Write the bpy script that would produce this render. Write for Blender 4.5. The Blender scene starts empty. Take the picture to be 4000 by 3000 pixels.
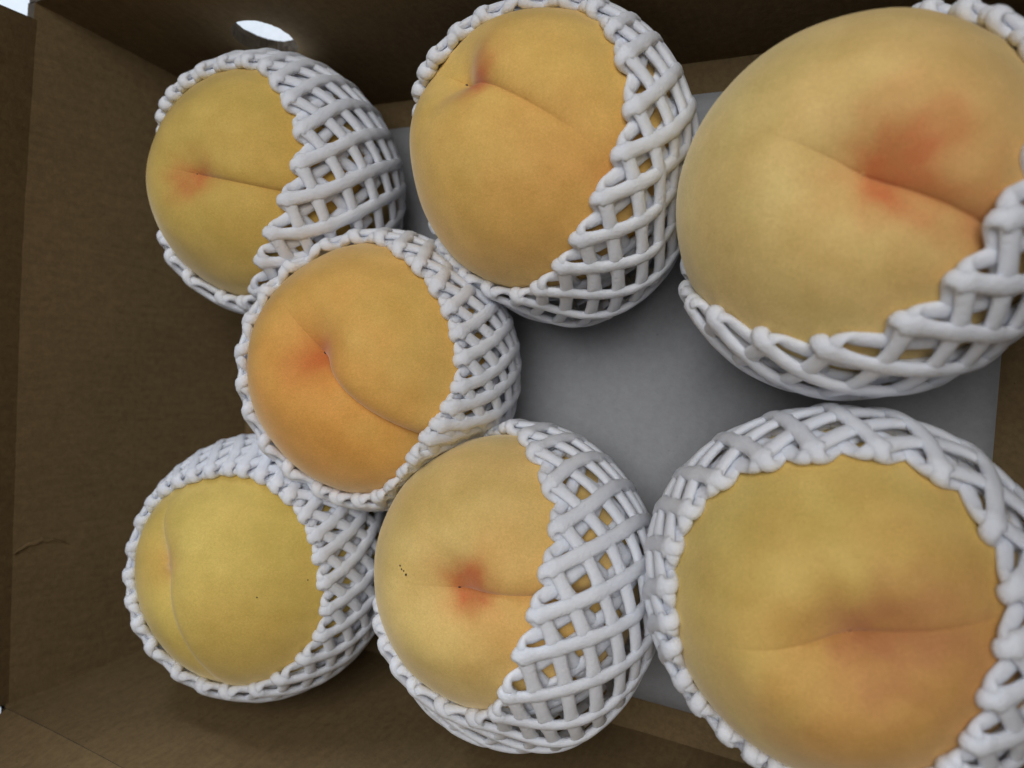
import bpy, bmesh, math, random
import numpy as np
from mathutils import Vector, Matrix, noise

S = bpy.context.scene
COL = S.collection
R_ = math.radians

# ------------------------------------------------------------------ camera
cam_d = bpy.data.cameras.new("camera")
cam_d.sensor_width = 36.0
cam_d.lens = 24.93
cam_d.clip_start = 0.01
cam_d.clip_end = 50
cam_d.dof.use_dof = True
cam_d.dof.focus_distance = 0.222
cam_d.dof.aperture_fstop = 9.0
cam = bpy.data.objects.new("camera", cam_d)
COL.objects.link(cam)
cam.location = (0, 0, 0.262)
cam.rotation_euler = (0, R_(26.81), 0)
S.camera = cam

# ------------------------------------------------------------------ world, lamps, exposure
W = bpy.data.worlds.new("World")
S.world = W
W.use_nodes = True
W.node_tree.nodes["Background"].inputs[0].default_value = (0.90, 0.94, 1.0, 1)
W.node_tree.nodes["Background"].inputs[1].default_value = 0.03

def area(name, loc, target, size, energy, col):
    l = bpy.data.lights.new(name, 'AREA')
    l.shape = 'RECTANGLE'
    l.size, l.size_y = size
    l.energy = energy
    l.color = col
    o = bpy.data.objects.new(name, l)
    COL.objects.link(o)
    o.location = loc
    o.rotation_euler = (Vector(target) - Vector(loc)).to_track_quat('-Z', 'Y').to_euler()
    return o

# soft light of the dim room from above
area("room_light", (0.12, 0.27, 0.96), (-0.12, 0.0, 0.03), (0.62, 0.55), 6.5, (0.97, 0.985, 1.0))
# daylight from the window side, behind the box's far wall
area("window_light", (-0.55, 1.70, 0.62), (-0.30, 0.35, 0.0), (1.1, 0.7), 62.0, (0.74, 0.85, 1.0))

vs = S.view_settings
vs.view_transform = 'Standard'
vs.look = 'None'
vs.exposure = 0.0
vs.gamma = 1.0
S.cycles.use_denoising = True
S.cycles.max_bounces = 7
S.cycles.diffuse_bounces = 4
S.cycles.glossy_bounces = 2

# ------------------------------------------------------------------ materials
def newmat(name):
    m = bpy.data.materials.new(name)
    m.use_nodes = True
    nt = m.node_tree
    b = nt.nodes["Principled BSDF"]
    return m, nt, b

def N(nt, t, **kw):
    n = nt.nodes.new(t)
    for k, v in kw.items():
        setattr(n, k, v)
    return n

def mixc(nt, fac, a, b, blend='MIX'):
    n = N(nt, 'ShaderNodeMix', data_type='RGBA', blend_type=blend)
    for sock, val in ((n.inputs[0], fac), (n.inputs[6], a), (n.inputs[7], b)):
        if hasattr(val, 'is_output'):
            nt.links.new(val, sock)
        elif isinstance(val, (int, float)):
            sock.default_value = val
        else:
            sock.default_value = (*val, 1)
    return n.outputs[2]

def noise_tex(nt, vec, scale, detail=4, rough=0.55):
    n = N(nt, 'ShaderNodeTexNoise')
    n.inputs['Scale'].default_value = scale
    n.inputs['Detail'].default_value = detail
    n.inputs['Roughness'].default_value = rough
    nt.links.new(vec, n.inputs['Vector'])
    return n.outputs[0]

def ramp(nt, fac, p0, p1, c0=(0, 0, 0), c1=(1, 1, 1)):
    r = N(nt, 'ShaderNodeValToRGB')
    r.color_ramp.elements[0].position = p0
    r.color_ramp.elements[1].position = p1
    r.color_ramp.elements[0].color = (*c0, 1)
    r.color_ramp.elements[1].color = (*c1, 1)
    nt.links.new(fac, r.inputs[0])
    return r.outputs[0]

def bump(nt, b, h, strength, dist):
    n = N(nt, 'ShaderNodeBump')
    n.inputs['Strength'].default_value = strength
    n.inputs['Distance'].default_value = dist
    nt.links.new(h, n.inputs['Height'])
    nt.links.new(n.outputs[0], b.inputs['Normal'])

def mat_peach(name, base, warm, green, crease, red):
    m, nt, b = newmat(name)
    tc = N(nt, 'ShaderNodeTexCoord').outputs['Object']
    n1 = noise_tex(nt, tc, 26, 3)
    n2 = noise_tex(nt, tc, 90, 5, .6)
    n3 = noise_tex(nt, tc, 1300, 3, .7)
    n4 = noise_tex(nt, tc, 3200, 2, .6)
    c = mixc(nt, ramp(nt, n1, .36, .66), green, base)
    aw = N(nt, 'ShaderNodeAttribute', attribute_name='warm').outputs['Fac']
    c = mixc(nt, aw, c, warm)
    # blush broken up by noise
    ab = N(nt, 'ShaderNodeAttribute', attribute_name='blush').outputs['Fac']
    mul = N(nt, 'ShaderNodeMath', operation='MULTIPLY_ADD')
    mul.use_clamp = True
    nt.links.new(n2, mul.inputs[0]); mul.inputs[1].default_value = 0.7; mul.inputs[2].default_value = 0.42
    mm = N(nt, 'ShaderNodeMath', operation='MULTIPLY'); mm.use_clamp = True
    nt.links.new(ab, mm.inputs[0]); nt.links.new(mul.outputs[0], mm.inputs[1])
    c = mixc(nt, mm.outputs[0], c, red)
    # suture line: its own deeper tint plus crease shade painted in
    ag = N(nt, 'ShaderNodeAttribute', attribute_name='crease_tint').outputs['Fac']
    c = mixc(nt, ag, c, crease)
    # mottling and fine down
    c = mixc(nt, 1.0, c, ramp(nt, n2, .25, .75, (.87, .85, .76), (1.08, 1.09, 1.13)), 'MULTIPLY')
    c = mixc(nt, 1.0, c, ramp(nt, n3, .25, .75, (.90, .89, .85), (1.07, 1.07, 1.10)), 'MULTIPLY')
    c = mixc(nt, 1.0, c, ramp(nt, n4, .25, .75, (.89, .88, .86), (1.09, 1.09, 1.11)), 'MULTIPLY')
    nt.links.new(c, b.inputs['Base Color'])
    b.inputs['Roughness'].default_value = 0.72
    b.inputs['Specular IOR Level'].default_value = 0.25
    b.inputs['Sheen Weight'].default_value = 0.45
    b.inputs['Sheen Roughness'].default_value = 0.45
    b.inputs['Sheen Tint'].default_value = (1.0, .92, .75, 1)
    b.inputs['Subsurface Weight'].default_value = 0.0
    b.inputs['Subsurface Radius'].default_value = (.006, .003, .001)
    b.inputs['Subsurface Scale'].default_value = 0.5
    bump(nt, b, n3, 0.22, 0.0006)
    return m

def mat_foam():
    m, nt, b = newmat("foam")
    tc = N(nt, 'ShaderNodeTexCoord').outputs['Object']
    n1 = noise_tex(nt, tc, 900, 3, .65)
    n2 = noise_tex(nt, tc, 60, 3)
    c = ramp(nt, n2, .3, .7, (.75, .765, .825), (.83, .84, .885))
    nt.links.new(c, b.inputs['Base Color'])
    b.inputs['Roughness'].default_value = 0.75
    b.inputs['Specular IOR Level'].default_value = 0.2
    b.inputs['Subsurface Weight'].default_value = 0.5
    b.inputs['Subsurface Radius'].default_value = (.0030, .0027, .0024)
    b.inputs['Subsurface Scale'].default_value = 0.9
    bump(nt, b, n1, 0.5, 0.0008)
    return m

def mat_card(name, col, dark, streak=True, rough=.85, amp=1.0):
    m, nt, b = newmat(name)
    tc = N(nt, 'ShaderNodeTexCoord').outputs['Object']
    n1 = noise_tex(nt, tc, 14, 4)
    n2 = noise_tex(nt, tc, 420, 4, .7)
    mp = N(nt, 'ShaderNodeMapping'); mp.inputs['Scale'].default_value = (500, 500, 60) if streak else (300, 300, 300)
    nt.links.new(tc, mp.inputs['Vector'])
    n3 = noise_tex(nt, mp.outputs[0], 1.0, 3, .6)
    c = mixc(nt, ramp(nt, n1, .3, .7), dark, col)
    c = mixc(nt, amp, c, ramp(nt, n2, .3, .75, (.80, .79, .77), (1.12, 1.12, 1.10)), 'MULTIPLY')
    c = mixc(nt, amp, c, ramp(nt, n3, .3, .7, (.88, .88, .87), (1.06, 1.06, 1.05)), 'MULTIPLY')
    nf = noise_tex(nt, tc, 700, 1, .4)
    c = mixc(nt, ramp(nt, nf, .79, .81), c, tuple(x * .55 for x in col))
    nt.links.new(c, b.inputs['Base Color'])
    b.inputs['Roughness'].default_value = rough
    b.inputs['Specular IOR Level'].default_value = 0.2
    n5 = noise_tex(nt, tc, 22, 3)
    ad = N(nt, 'ShaderNodeMath', operation='MULTIPLY_ADD')
    nt.links.new(n5, ad.inputs[0]); ad.inputs[1].default_value = 5.0 if streak else 1.5
    nt.links.new(n2, ad.inputs[2])
    bump(nt, b, ad.outputs[0], 0.35, 0.0006)
    return m

def mat_flat(name, col, rough=.7):
    m, nt, b = newmat(name)
    tc = N(nt, 'ShaderNodeTexCoord').outputs['Object']
    n = noise_tex(nt, tc, 300, 3)
    c = mixc(nt, n, tuple(x * .85 for x in col), tuple(min(1, x * 1.1) for x in col))
    nt.links.new(c, b.inputs['Base Color'])
    b.inputs['Roughness'].default_value = rough
    return m

FOAM = mat_foam()
CARD = mat_card("cardboard", (.19, .127, .060), (.162, .108, .051))
CUT = mat_card("cardboard_cut_edge", (.09, .065, .04), (.03, .022, .016), False, .95)
LINER = mat_card("white_lining", (.34, .34, .35), (.32, .32, .33), False, .8, .35)
TABLE = mat_flat("pale_table", (.80, .82, .84), .6)
DARK = mat_flat("dark_tip", (.030, .020, .022), .8)

# ------------------------------------------------------------------ helpers
def mesh_obj(name, verts, faces, mat, parent=None, smooth=True, loc=None):
    me = bpy.data.meshes.new(name)
    me.from_pydata([tuple(map(float, v)) for v in verts], [], [tuple(map(int, f)) for f in faces])
    me.materials.append(mat)
    if smooth:
        me.polygons.foreach_set('use_smooth', [True] * len(me.polygons))
    me.update()
    o = bpy.data.objects.new(name, me)
    COL.objects.link(o)
    if loc is not None:
        o.location = loc
    if parent:
        o.parent = parent
    return o

def tag(o, label=None, cat=None, group=None, kind=None):
    if label: o["label"] = label
    if cat: o["category"] = cat
    if group: o["group"] = group
    if kind: o["kind"] = kind

def empty(name, loc=(0, 0, 0)):
    o = bpy.data.objects.new(name, None)
    o.empty_display_size = .02
    COL.objects.link(o)
    o.location = loc
    return o

def fbm(p, f, seed):
    return noise.noise(Vector(p) * f + Vector((seed * 7.3, seed * 3.1, seed * 5.7)))

# ------------------------------------------------------------------ the setting: table under the box
v = [(-2.5, -1.2, -.007), (1.2, -1.2, -.007), (1.2, 2.5, -.007), (-2.5, 2.5, -.007)]
t = mesh_obj("table_surface", v, [(0, 1, 2, 3)], TABLE, smooth=False)
tag(t, kind="structure", label="pale table surface under the box, lit by daylight")

# ------------------------------------------------------------------ the cardboard box
YAW = R_(-4)
XL, XR, YB, YT = -.285, .052, -.138, .1145     # inner floor rectangle in the box's frame
LEAN = math.tan(R_(6))
HT = .102                                       # wall height to the fold
TH = .0045                                      # board thickness

box = empty("cardboard_box")
box.rotation_euler = (0, 0, YAW)
tag(box, "open brown cardboard box holding the peaches, round hole in one wall", "box")

def panel(name, fn, us, vs_, mat=CARD, hole=None, thick=TH, parent=box, cut=CUT):
    """a thick board. fn(u,v) -> (point, outward unit vector); hole=(u0,v0,r)"""
    verts, faces, fm = [], [], []
    idx = {}
    def vid(key, u, v, side):
        k = (key, side)
        if k not in idx:
            p, n = fn(u, v)
            idx[k] = len(verts)
            verts.append(Vector(p) + Vector(n) * (thick * side))
        return idx[k]
    nu, nv = len(us), len(vs_)
    skip = set()
    ring = None
    if hole:
        u0, v0, r, iu0, iu1, iv0, iv1 = hole
        for i in range(iu0, iu1):
            for j in range(iv0, iv1):
                skip.add((i, j))
        ring = ([(i, iv0) for i in range(iu0, iu1)] + [(iu1, j) for j in range(iv0, iv1)] +
                [(i, iv1) for i in range(iu1, iu0, -1)] + [(iu0, j) for j in range(iv1, iv0, -1)])
    for i in range(nu - 1):
        for j in range(nv - 1):
            if (i, j) in skip:
                continue
            q = [(i, j), (i + 1, j), (i + 1, j + 1), (i, j + 1)]
            faces.append([vid(k, us[k[0]], vs_[k[1]], 0) for k in q]); fm.append(0)
            faces.append([vid(k, us[k[0]], vs_[k[1]], 1) for k in q][::-1]); fm.append(0)
    border = ([(i, 0) for i in range(nu - 1)] + [(nu - 1, j) for j in range(nv - 1)] +
              [(i, nv - 1) for i in range(nu - 1, 0, -1)] + [(0, j) for j in range(nv - 1, 0, -1)])
    for a in range(len(border)):
        k, l = border[a], border[(a + 1) % len(border)]
        faces.append([vid(k, us[k[0]], vs_[k[1]], 1), vid(l, us[l[0]], vs_[l[1]], 1),
                      vid(l, us[l[0]], vs_[l[1]], 0), vid(k, us[k[0]], vs_[k[1]], 0)]); fm.append(1)
    if hole:
        rnd = random.Random(5)
        n = len(ring)
        sub = 3
        # circle, three points per ring cell so the torn edge can be ragged
        angs = [math.atan2(vs_[k[1]] - v0, us[k[0]] - u0) for k in ring]
        fine = []
        for a in range(n):
            a0, a1 = angs[a], angs[(a + 1) % n]
            if a1 < a0 - 1: a1 += 2 * math.pi
            for s in range(sub):
                fine.append(a0 + (a1 - a0) * s / sub)
        layers = [(0, 0), (.30, 1), (.62, 1), (1.0, 0)]
        cid = []
        for li, (sd, jag) in enumerate(layers):
            row = []
            for q, an in enumerate(fine):
                rr = r * (1 + (rnd.uniform(-.075, .025) if jag else rnd.uniform(-.02, .02)))
                if sd == 1.0: rr *= .985 + .03 * math.sin(an * 3)
                row.append(vid(('h', li, q), u0 + rr * math.cos(an), v0 + rr * math.sin(an), sd))
            cid.append(row)
        m = len(fine)
        for li in range(3):
            for q in range(m):
                faces.append([cid[li][q], cid[li][(q + 1) % m], cid[li + 1][(q + 1) % m], cid[li + 1][q]][::-1]); fm.append(1)
        for a in range(n):
            k, l = ring[a], ring[(a + 1) % n]
            for side, row in ((0, cid[0]), (1, cid[3])):
                f = [vid(k, us[k[0]], vs_[k[1]], side), vid(l, us[l[0]], vs_[l[1]], side)] + \
                    [row[(a * sub + s) % m] for s in range(sub, -1, -1)]
                faces.append(f if side == 0 else f[::-1]); fm.append(0)
    o = mesh_obj(name, verts, faces, mat, parent, smooth=False)
    o.data.materials.append(cut)
    o.data.polygons.foreach_set('material_index', fm)
    bm = bmesh.new(); bm.from_mesh(o.data)
    bmesh.ops.recalc_face_normals(bm, faces=bm.faces)
    for f in bm.faces:
        f.smooth = f.material_index == 0
    for e in bm.edges:
        if len(e.link_faces) == 2 and e.link_faces[0].normal.angle(e.link_faces[1].normal, 0) > .6:
            e.smooth = False
    bm.to_mesh(o.data); bm.free()
    return o

def lin(a, b, n):
    return [a + (b - a) * i / n for i in range(n + 1)]

def bow(u, a, b, z, amp):
    s = (u - a) / (b - a)
    return amp * math.sin(math.pi * min(1, max(0, s))) * (.35 + .65 * z / HT) + .0012 * fbm((u, z, amp * 50), 14, 1)

# walls: u runs along the wall, v is height; outward vector leans
def far_fn(u, z):
    return (u, YT + LEAN * z + bow(u, XL, XR, z, .002), z), (0, 1, 0)
def near_fn(u, z):
    return (u, YB - LEAN * z - bow(u, XL, XR, z, .003), z), (0, -1, 0)
YM, YH = (YB + YT) / 2, (YT - YB) / 2
def widen(u, z):
    return YM + (u - YM) * (YH + LEAN * z) / YH
def left_fn(u, z):
    return (XL - LEAN * z - bow(u, YB, YT, z, .003), widen(u, z), z), (-1, 0, 0)
def right_fn(u, z):
    return (XR + LEAN * z + bow(u, YB, YT, z, .003), widen(u, z), z), (1, 0, 0)

hu, hz, hr = -.2225, .0560, .0126
pu = lin(hu - .017, hu + .017, 6)
pz = lin(hz - .017, hz + .017, 6)
XLt, XRt = XL - LEAN * HT - .003, XR + LEAN * HT + .003
us = lin(XLt, pu[0], 4)[:-1] + pu + lin(pu[-1], XRt, 16)[1:]
zs = lin(-.002, pz[0], 3)[:-1] + pz + lin(pz[-1], HT, 2)[1:]
iu0, iv0 = us.index(pu[0]), zs.index(pz[0])
panel("side_wall", far_fn, us, zs, hole=(hu, hz, hr, iu0, iu0 + 6, iv0, iv0 + 6), thick=.0065)["label"] = "far wall with a round hole cut through it"
panel("side_wall", near_fn, lin(XLt, XRt, 22), lin(-.002, HT, 8))
panel("end_wall", left_fn, lin(YB - .001, YT + .001, 16), lin(-.002, HT, 8))
panel("end_wall", right_fn, lin(YB - .001, YT + .001, 16), lin(-.002, HT, 8))

# flaps, hinged on the fold at the top of each wall
def flap(name, base_fn, out, lo, hi, length, up_deg, inset, skew=0, wob=1):
    cu, su = math.cos(R_(up_deg)), math.sin(R_(up_deg))
    out = Vector(out)
    def fn(u, w):
        p, _ = base_fn(u, HT)
        s = (u - lo) / (hi - lo)
        uu = u + (inset * (1 - 2 * s)) * w / length
        p = Vector(base_fn(uu, HT)[0]) + out * (-.0001 + w * cu) + Vector((0, 0, -.0012 + w * su + .0015 * wob * math.sin(uu * 40) * w / length))
        n = (out * su * 1.0 - Vector((0, 0, cu)))
        return p, n
    return panel(name, fn, lin(lo, hi, 12), lin(0, length, 5))
flap("flap", left_fn, (-1, 0, 0), YB + .001, YT - .005, .12, 101, .010)
flap("flap", far_fn, (0, 1, 0), XL - .003, XR + .010, .12, 64, .010)
flap("flap", near_fn, (0, -1, 0), XL - .010, XR + .010, .12, 72, .010)
flap("flap", right_fn, (1, 0, 0), YB + .002, YT - .002, .12, 86, .010)  # unseen flap, stood upright to shade the right end of the box

# bottom board
def floor_fn(u, w):
    return (u, w, -.0022), (0, 0, -1)
panel("bottom_board", floor_fn, lin(XL - .001, XR + .001, 6), lin(YB - .001, YT + .001, 6), thick=.0035)

# small tear in the paper of the end wall near the fold
tv, tf = [], []
rnd = random.Random(3)
M = 14
for i in range(M + 1):
    s = i / M
    zz = HT - .001 - .020 * s
    yy = -.088 + .0035 * math.sin(s * 3.1) + rnd.uniform(-.0005, .0005)
    x = left_fn(yy, zz)[0][0]
    w = .0009 * math.sin(math.pi * min(1, s + .05)) + .0002
    for k, (dy, dx) in enumerate(((-w, .0002), (0, .0009), (w, .0002))):
        tv.append((x + dx, yy + dy, zz))
for i in range(M):
    for k in range(2):
        a = i * 3 + k
        tf.append((a, a + 1, a + 4, a + 3))
mesh_obj("paper_tear", tv, tf, CARD, box)

# white lining sheet on the bottom, slightly wavy
lx0, lx1, ly0, ly1 = -.27, .035, -.124, .1012
nx, ny = 40, 32
lv, lf = [], []
for side in (0, 1):
    for i in range(nx + 1):
        for j in range(ny + 1):
            x = lx0 + (lx1 - lx0) * i / nx; y = ly0 + (ly1 - ly0) * j / ny
            z = .0004 + .0007 * (fbm((x, y, 0), 16, 2) + .6) + (.0006 if side == 0 else 0)
            lv.append((x, y, z))
o = (nx + 1) * (ny + 1)
for i in range(nx):
    for j in range(ny):
        a = i * (ny + 1) + j
        lf.append((a, a + ny + 1, a + ny + 2, a + 1))
        lf.append((o + a, o + a + 1, o + a + ny + 2, o + a + ny + 1))
def edge(a, b): lf.append((a, b, b + o, a + o))
for i in range(nx):
    a = i * (ny + 1); edge(a + ny + 1, a); a += ny; edge(a, a + ny + 1)
for j in range(ny):
    edge(j, j + 1); a = nx * (ny + 1) + j; edge(a + 1, a)
sheet = mesh_obj("lining_sheet", lv, lf, LINER, smooth=True)
sheet.rotation_euler = (0, 0, YAW)
tag(sheet, "plain pale lining sheet lying flat on the box bottom", "paper sheet")

# ------------------------------------------------------------------ peaches
# centre, radius, apex direction, suture point, groove (depth, back factor, step, width, dent), blush, colours, net axis, net rim harmonics
Y_, O_, G_ = 'base', 'warm', 'green'
PEACHES = [
 dict(C=(-.2127, .0775, .0508), R=.0457, apex=(.0816, -.1058, .991), sut=(.6727, -.2457, .6979),
      groove=(.0018, .12, .0004, .0026, .0022), end=1.0, bend=0.0,
      spots=[((-.0019, -.1698, .9855), .011, 1.0), ((.1674, -.1143, .9792), .008, .6)], warm=[((.9, -.1, .4), .03, .6)],
      base=(0.707, 0.484, 0.124), wcol=(0.704, 0.398, 0.079), green=(0.666, 0.473, 0.119),
      axis=(-0.1347, -0.0499, 0.9896), rim=(1.004, 0.0256, -0.0485, 0.0243, 0.0491, -0.0682, 0.0763, 0.0634, -0.0334), n=26, phc=-60,
      lab="greenish yellow peach in the corner below the round hole",
      nlab="white foam net around the greenish peach, under the wall's round hole"),
 dict(C=(-.0953, .0739, .0487), R=.0440, apex=(-.38, .46, .80), sut=(.4599, -.0374, .8872),
      groove=(.0040, .4, .0012, .0056, .0026), end=1.0, bend=0.0,
      spots=[((-.1086, .3924, .9133), .012, 1.0), ((-.1552, .2686, .9507), .007, .6), ((.70, -.34, .62), .010, .35)],
      warm=[((.5, -.2, .8), .03, .5), ((.2, -.6, .7), .03, .4)],
      base=(0.832, 0.541, 0.146), wcol=(0.777, 0.398, 0.105), green=(0.811, 0.551, 0.151),
      axis=(-0.2754, -0.1213, 0.9536), rim=(1.1487, 0.0296, -0.0032, 0.0258, 0.1374, -0.0901, 0.0131, 0.0513, -0.022), n=27, phc=-20, sag=[(-85, .0075)], 
      lab="orange yellow peach with deep suture and red tip against the far wall",
      nlab="white foam net around the peach with deep suture by the far wall"),
 dict(C=(-.0038, .0479, .0518), R=.0464, apex=(.063, -.0529, .9966), sut=(.3165, -.1854, .9303),
      groove=(.0034, .5, .0005, .0042, .0036), end=1.1, bend=0.0,
      spots=[((.13, -.08, .988), .010, .5), ((.2351, .0416, .9711), .015, .62), ((.2268, -.177, .9577), .013, .55), ((.557, -.315, .7685), .016, .6), ((.3864, -.0271, .9219), .026, .4)],
      warm=[((.5, .2, .8), .04, .7), ((-.3, -.5, .8), .03, .25)],
      base=(0.874, 0.645, 0.254), wcol=(0.735, 0.439, 0.147), green=(0.822, 0.655, 0.248),
      axis=(-0.4308, 0.3848, 0.8163), rim=(1.2753, -0.0176, 0.0032, 0.0176, -0.0371, -0.0539, 0.0092, 0.0494, 0.0124), n=25, phc=-70,
      lab="large pale yellow peach with red blush, net pushed low on its side",
      nlab="white foam net slipped low under the large pale blushed peach"),
 dict(C=(-.1608, .0053, .0510), R=.0458, apex=(.085, .150, .985), sut=(.3167, -.2105, .9249),
      groove=(.0044, .25, .0014, .0036, .0044), end=1.9, bend=.22,
      spots=[((.0589, .0534, .9968), .013, .95), ((.1796, .1451, .973), .008, .55)],
      warm=[((-.2, -.3, .9), .035, .75), ((.2, -.6, .75), .03, .5), ((.0, .4, .9), .03, .25)],
      base=(0.822, 0.520, 0.146), wcol=(0.840, 0.408, 0.092), green=(0.790, 0.520, 0.140),
      axis=(0.0963, 0.0274, 0.995), rim=(1.086, 0.0026, -0.0131, -0.1069, 0.0332, 0.0498, 0.001, 0.0395, 0.0081), n=28, phc=150, sag=[(180, .006)], 
      lab="orange peach with long dark suture, enclosed by neighbours on both sides",
      nlab="white foam net around the orange peach, overlapping two neighbouring nets"),
 dict(C=(-.2172, -.0718, .0516), R=.0463, apex=(-.1068, .17, .9796), sut=(.0785, -.2236, .9715),
      groove=(.0028, .9, .0012, .0026, .0012), end=0.95, bend=-.25, tip=.0010,
      spots=[((-.0847, .1934, .9796), .009, .55)], warm=[((.5, -.4, .7), .03, .35), ((-.3, .2, .9), .012, .4)],
      base=(0.728, 0.520, 0.135), wcol=(0.714, 0.439, 0.100), green=(0.686, 0.520, 0.130), blo=.6, crease=(.50, .43, .28),
      axis=(0.2329, 0.0121, 0.9724), rim=(0.9494, 0.0085, -0.0064, 0.0011, -0.0199, -0.005, 0.017, -0.0013, -0.025), n=28, phc=-100,
      lab="yellow peach with pointed tip and thin pale crease by the end wall",
      nlab="white foam net around the yellow peach with pointed tip"),
 dict(C=(-.1086, -.0617, .0496), R=.0447, apex=(.050, .075, .996), sut=(.3534, .0602, .9336),
      groove=(.0028, .08, .0004, .0030, .0040), end=1.6, bend=.05,
      spots=[((.2075, .163, .9646), .010, .9), ((.184, .0641, .9808), .010, .95), ((.0568, .1077, .9926), .011, .40)],
      warm=[((.4, -.1, .9), .022, .6), ((.7, .3, .6), .03, .4)],
      base=(0.811, 0.567, 0.200), wcol=(0.809, 0.459, 0.137), green=(0.770, 0.572, 0.194),
      axis=(-0.3947, 0.3076, 0.8658), rim=(1.1263, 0.0181, 0.012, -0.0705, -0.0498, -0.052, 0.0332, 0.0578, 0.0216), n=27, phc=10, sag=[(-115, .008), (-60, .004)], 
      lab="pale yellow peach with row of dark specks and small red blush",
      nlab="white foam net with wide open mesh around the specked peach"),
 dict(C=(-.0081, -.0569, .0506), R=.0454, apex=(.1205, .0265, .9924), sut=(.4044, .0994, .9092),
      groove=(.0030, 1.0, -.0002, .0040, .0046), end=0.45, bend=-.05,
      spots=[((.15, .027, .989), .013, .6), ((.386, .1497, .9103), .016, .5), ((.2161, -.0702, .9739), .015, .38), ((.5573, .1678, .8132), .020, .5), ((.5954, -.1301, .7928), .022, .35), ((.1195, -.3435, .9315), .022, .22)],
      warm=[((.5, -.2, .8), .04, .8), ((.2, -.5, .8), .03, .6)],
      base=(0.759, 0.536, 0.157), wcol=(0.662, 0.367, 0.100), green=(0.718, 0.541, 0.151),
      axis=(-0.1121, 0.0033, 0.9937), rim=(0.9099, -0.0059, -0.0055, -0.098, 0.1061, 0.0202, 0.0412, -0.0405, -0.0242), n=25, drop=.10, phc=70, sag=[(170, .003)],  red=(.46, .17, .075), blo=.25,
      lab="large yellow peach with broad brownish blush, ringed by its net's looped rim",
      nlab="white foam net forming a looped ring around the large brown-blushed peach"),
]

def frame(z, x):
    z = Vector(z).normalized(); x = Vector(x); x = (x - z * x.dot(z)).normalized()
    return Matrix((x, z.cross(x), z)).transposed()

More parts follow.
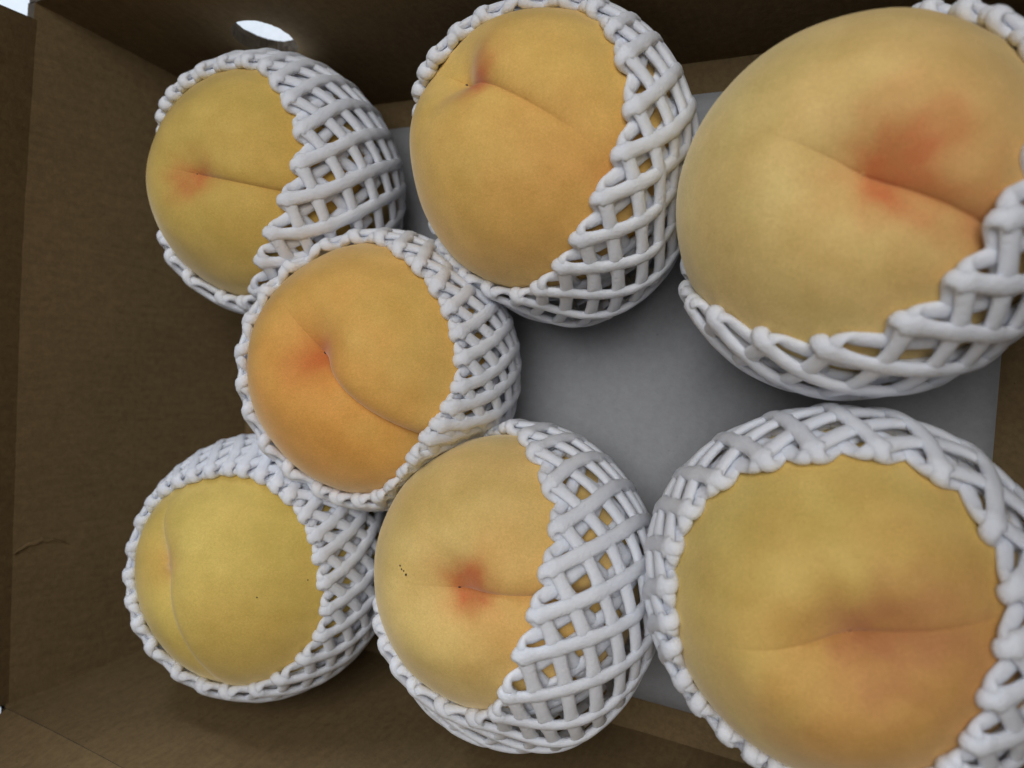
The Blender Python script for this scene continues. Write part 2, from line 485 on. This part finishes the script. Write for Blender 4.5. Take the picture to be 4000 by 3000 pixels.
def build_peach(i, P):
    Rr = P['R']; Mx = frame(P['apex'], P['sut']); Mi = Mx.transposed()
    dep, back, step, wid, dent = P['groove']
    dep *= 1.55; step *= 1.2; dent *= 1.3
    NT, NP = 96, 168
    ths = [math.pi * (t - .0) for t in [0] ]
    verts, bl, wm, bo = [], [], [], []
    spots = [(Mi @ Vector(s[0]).normalized(), s[1], s[2]) for s in P['spots']]
    warms = [(Mi @ Vector(s[0]).normalized(), s[1], s[2]) for s in P['warm']]
    crease_tint = P.get('blo', .3)
    tipn = P.get('tip', 0)
    def point(th, ph):
        st, ct = math.sin(th), math.cos(th)
        n = Vector((st * math.cos(ph), st * math.sin(ph), ct))
        ph2 = ph - P['bend'] * th
        dx, dy = math.cos(ph2), math.sin(ph2)
        d = Rr * st * dy
        along = Rr * st * dx
        k = .5 + .5 * math.tanh(along / .004)         # 1 on the suture side
        fade_m = 1 / (1 + math.exp((th - P.get('end', 1.5)) / .2))
        fade_b = math.exp(-(th / .33) ** 2)
        G = dep * (k * fade_m + (1 - k) * back * fade_b)
        ad = abs(d)
        hi_side = d * step > 0
        Wd = wid * (2.6 if hi_side else 3.8)
        x = min(1, ad / Wd)
        cr = 1 - (1 - (1 - x) ** 2) ** .70            # two rounded cheeks meeting in a crease
        cr = .8 * cr + .2 * math.exp(-(d / (wid * 3.0)) ** 2)
        r = Rr * (1 + .015 * fbm(n, 1.3, i) + .006 * fbm(n, 3.1, i + 9))
        r -= G * cr
        r -= .0002 * min(1, dep / .003) * (k * fade_m + (1 - k) * back * fade_b) * math.exp(-ad / .0005)
        r += step * k * fade_m * math.tanh(d / (wid * .8)) * math.exp(-ad / .013) * min(1, th / .25)
        r -= 1.3 * dent * math.exp(-(th / .25) ** 2)
        r += .0011 * math.exp(-((th - .45) / .25) ** 2) * (1 - .4 * k)     # shoulders around the dent
        r += tipn * math.exp(-(th / .05) ** 2)
        return n * r, n, (k * fade_m + (1 - k) * back * fade_b) * math.exp(-(ad / .0011) ** 1.5), k
    def ph_of(t):
        return t - .36 * math.sin(2 * t)
    rows = []
    for a in range(NT + 1):
        s = a / NT
        th = math.pi * (s * .62 + .38 * s * s) if True else math.pi * s
        row = []
        for b in range(NP if 0 < a < NT else 1):
            ph = ph_of(2 * math.pi * b / NP)
            p, n, g, k = point(th, ph + P['bend'] * th)
            row.append(len(verts)); verts.append(p)
            v = 0
            for (c, sg, st_) in spots:
                dd = (n - c).length * Rr
                sgn = .66 * sg * (1 + .30 * fbm(n, 9, i + 4))
                v += st_ * math.exp(-(dd / sgn) ** 2)
            rs = max(.15, math.sin(th))
            v *= .84 * (1 + .12 * fbm((n.x / rs * 3, n.y / rs * 3, n.z * 1.5), 2.2, i + 3) + .22 * fbm(n, 7, i + 5))
            bl.append(max(0, min(1, v)))
            v = 0
            for (c, sg, st_) in warms:
                v += st_ * math.exp(-((n - c).length * Rr / (sg * (1 + .3 * fbm(n, 5, i + 2)))) ** 2)
            wm.append(min(1, v))
            bo.append(min(1, crease_tint * max(0, g) * (.75 + .6 * fbm(n, 8, i + 6))))
        rows.append(row)
    faces = []
    for a in range(NT):
        A, B = rows[a], rows[a + 1]
        for b in range(NP):
            c = (b + 1) % NP
            if len(A) == 1: faces.append((A[0], B[b], B[c]))
            elif len(B) == 1: faces.append((A[b], B[0], A[c]))
            else: faces.append((A[b], B[b], B[c], A[c]))
    root = empty("peach", P['C'])
    tag(root, P['lab'], "peach", "peaches in the box")
    verts = [Mx @ q for q in verts]
    m = mat_peach("peach_skin_%d" % i, P['base'], P['wcol'], P['green'], P.get('crease', (.48, .22, .06)), P.get('red', (.60, .135, .04)))
    o = mesh_obj("skin", verts, faces, m, root)
    for nm, dat in (('blush', bl), ('warm', wm), ('crease_tint', bo)):
        at = o.data.attributes.new(nm, 'FLOAT', 'POINT'); at.data.foreach_set('value', dat)
    # the dried blossom tip
    p0 = Mx @ point(0, 0)[0]
    blob(root, "blossom_tip", p0, .00075 if i not in (0, 2) else .0004, i)
    return root, (lambda dv: Mx @ point(*(lambda l: (math.acos(max(-1, min(1, l.z))), math.atan2(l.y, l.x)))(Mi @ Vector(dv).normalized()))[0])

def blob(parent, name, p, r, seed, stretch=None):
    bm = bmesh.new(); bmesh.ops.create_icosphere(bm, subdivisions=1, radius=r)
    n = p.normalized()
    for v in bm.verts:
        v.co *= 1 + .5 * noise.noise(v.co / r * 1.7 + Vector((seed, 0, 0)))
        if stretch is not None:
            v.co += Vector(stretch) * v.co.dot(Vector(stretch).normalized()) * 900
        v.co -= n * v.co.dot(n) * .55
        v.co += p
    me = bpy.data.meshes.new(name); bm.to_mesh(me); bm.free()
    me.materials.append(DARK)
    o = bpy.data.objects.new(name, me); COL.objects.link(o); o.parent = parent
    return o

SPECK = {5: [((-.3194, .1883, .9287), .00036), ((-.3054, .1694, .9365), .00032), ((-.2887, .1617, .9440), .00036), ((-.2723, .1413, .9518), .00042)],
         4: [((.8905, .0659, .4502), .0003), ((.6704, -.0155, .7418), .0003)]}
for i, P in enumerate(PEACHES):
    root, surf = build_peach(i, P)
    for j, (dv, r) in enumerate(SPECK.get(i, [])):
        blob(root, "speck", surf(dv), r, j + 3)

# ------------------------------------------------------------------ foam nets
def sm(a, b, x):
    t = max(0, min(1, (x - a) / (b - a))); return t * t * (3 - 2 * t)

Cs = np.array([P['C'] for P in PEACHES]); Rs = np.array([P['R'] for P in PEACHES])
ca, sa = math.cos(-YAW), math.sin(-YAW)

def build_net(i, P):
    rnd = random.Random(40 + i)
    Rr = P['R']; C = Vector(P['C'])
    Mx = frame(P['axis'], (1, 0, 0))
    root = empty("foam_net", (C.x, C.y, 0.0))
    tag(root, P['nlab'], "foam net", "foam nets around the peaches")
    n = P['n']
    r0 = .00178 * (26 / n) ** .5
    oI, rho = .0011, .00135
    kA, kB = .44 / Rr * n / 26, .86 / Rr * n / 26
    per = 2 * math.pi / n / (kA + kB)
    co = P['rim']; phc = R_(P['phc']); bA = P.get('bunch', .26)
    def alpha(ph):
        return co[0] + sum(co[2 * m - 1] * math.cos(m * ph) + co[2 * m] * math.sin(m * ph) for m in (1, 2, 3, 4)) + P.get('drop', .05) + .012 * math.sin(7 * ph + i)
    Li, Lo = .034, .092
    half = math.pi * rho / 2
    ss = [-(half + Li) + Li * q / 24 for q in range(24)] + [(-half + 2 * half * q / 8) for q in range(8)] + [half + Lo * q / 84 for q in range(85)]
    SEC = 10
    DEL = .0020 / per
    for fam in (0, 1):
        for q in range(n):
            ph0 = 2 * math.pi * (q + DEL * fam) / n + rnd.uniform(-.012, .012)
            sd = rnd.random() * 100
            kk = (kA if fam == 0 else -kB) * rnd.uniform(.992, 1.008)
            pts, rad, nrm, wdt = [], [], [], []
            for s in ss:
                ph = ph0 + kk * s + .010 * noise.noise(Vector((s * 60, sd, 0)))
                phw = ph + bA * math.sin(ph - phc) + .07 * noise.noise(Vector((math.cos(ph) * 2.2, math.sin(ph) * 2.2, s * 30 + i * 3)))
                al = alpha(phw) + .008 * noise.noise(Vector((sd, 3.3, 1)))
                loose = .0009 * (1 + noise.noise(Vector((math.cos(phw) * 1.5, math.sin(phw) * 1.5, s * 18 + i * 5))))
                off_f = .00020 if fam == 0 else -.00020
                if s > half:
                    w = s - half
                    g = sm(0, .02, w)
                    h = oI + 2 * rho + loose * g
                    for (az, amt) in P.get('sag', []):
                        h += amt * max(0, math.cos(phw - R_(az))) ** 2 * sm(.004, .035, w)
                    pol = al + w / (Rr + h)
                    rr_, n_r, n_p = Rr + h, 1.0, 0.0
                elif s < -half:
                    w = -s - half
                    h = oI
                    pol = al + w / (Rr + h)
                    rr_, n_r, n_p = Rr + h, -1.0, 0.0
                else:
                    ps = s / rho
                    pol = al - rho * math.cos(ps) * 1.5 / Rr
                    rr_ = Rr + oI + rho + rho * math.sin(ps)
                    n_r, n_p = math.sin(ps), -math.cos(ps)
                er = Vector((math.sin(pol) * math.cos(phw), math.sin(pol) * math.sin(phw), math.cos(pol)))
                ep = Vector((math.cos(pol) * math.cos(phw), math.cos(pol) * math.sin(phw), -math.sin(pol)))
                nn = er * n_r + ep * n_p
                p = C + Mx @ (er * rr_ + nn * off_f)
                # stay on the own side of each neighbour, off the floor and the walls
                for j in range(len(PEACHES)):
                    if j == i: continue
                    dv = Vector(Cs[j]) - C; D = dv.length
                    if D > Rr + Rs[j] + .03: continue
                    u = dv / D
                    lim = Rr + (D - Rr - Rs[j]) * .5 - r0 * .55
                    x = (p - C).dot(u)
                    if x > lim:
                        p -= u * (x - lim) * .92
                    dj = p - Vector(Cs[j])
                    if dj.length < Rs[j] + r0 * .4:
                        p = Vector(Cs[j]) + dj.normalized() * (Rs[j] + r0 * .4)
                lz = p.z
                xl = p.x * ca - p.y * sa; yl = p.x * sa + p.y * ca
                xl = min(max(xl, XL - LEAN * lz + r0), XR + LEAN * lz - r0)
                yl = min(max(yl, YB - LEAN * lz + r0), YT + LEAN * lz - r0)
                p.x, p.y = xl * ca + yl * sa, -xl * sa + yl * ca
                p.z = max(p.z, .0022 + r0)
                pts.append(p)
                nrm.append(Mx @ nn)
                ph_c = 2 * math.pi * (s / per - DEL)
                fl = (.5 + .5 * math.cos(ph_c)) ** 3
                wdt.append((1.20 + .42 * fl) if abs(s) > half * .6 else 1.15)
                rad.append(r0 * (1.03 if fam == 0 else 1.0) * (1.0 - .04 * fl) * (1 + .12 * noise.noise(Vector((s * 200, sd, 9)))) * ((1.04 if fam == 0 else .92) if abs(s) < half * 1.3 else 1))
            for _ in range(14):
                pts = [pts[0]] + [pts[a] if abs(ss[a]) < half * 1.2 else pts[a] * .5 + (pts[a - 1] + pts[a + 1]) * .25 for a in range(1, len(pts) - 1)] + [pts[-1]]
            verts, faces = [], []
            K = len(pts)
            for a in range(K):
                tg = (pts[min(a + 1, K - 1)] - pts[max(a - 1, 0)])
                if tg.length < 1e-7: tg = Vector((0, 0, 1))
                tg.normalize()
                e1 = nrm[a] - tg * nrm[a].dot(tg)
                if e1.length < 1e-4: e1 = tg.orthogonal()
                e1.normalize(); e2 = tg.cross(e1)
                for c in range(SEC):
                    an = 2 * math.pi * c / SEC
                    verts.append(pts[a] + (e1 * math.cos(an) * .76 + e2 * math.sin(an) * wdt[a]) * rad[a] - root.location)
            for a in range(K - 1):
                for c in range(SEC):
                    d = (c + 1) % SEC
                    faces.append((a * SEC + c, a * SEC + d, (a + 1) * SEC + d, (a + 1) * SEC + c))
            faces.append(tuple(range(SEC))[::-1]); faces.append(tuple((K - 1) * SEC + c for c in range(SEC)))
            mesh_obj("strand", verts, faces, FOAM, root)

for i, P in enumerate(PEACHES):
    build_net(i, P)
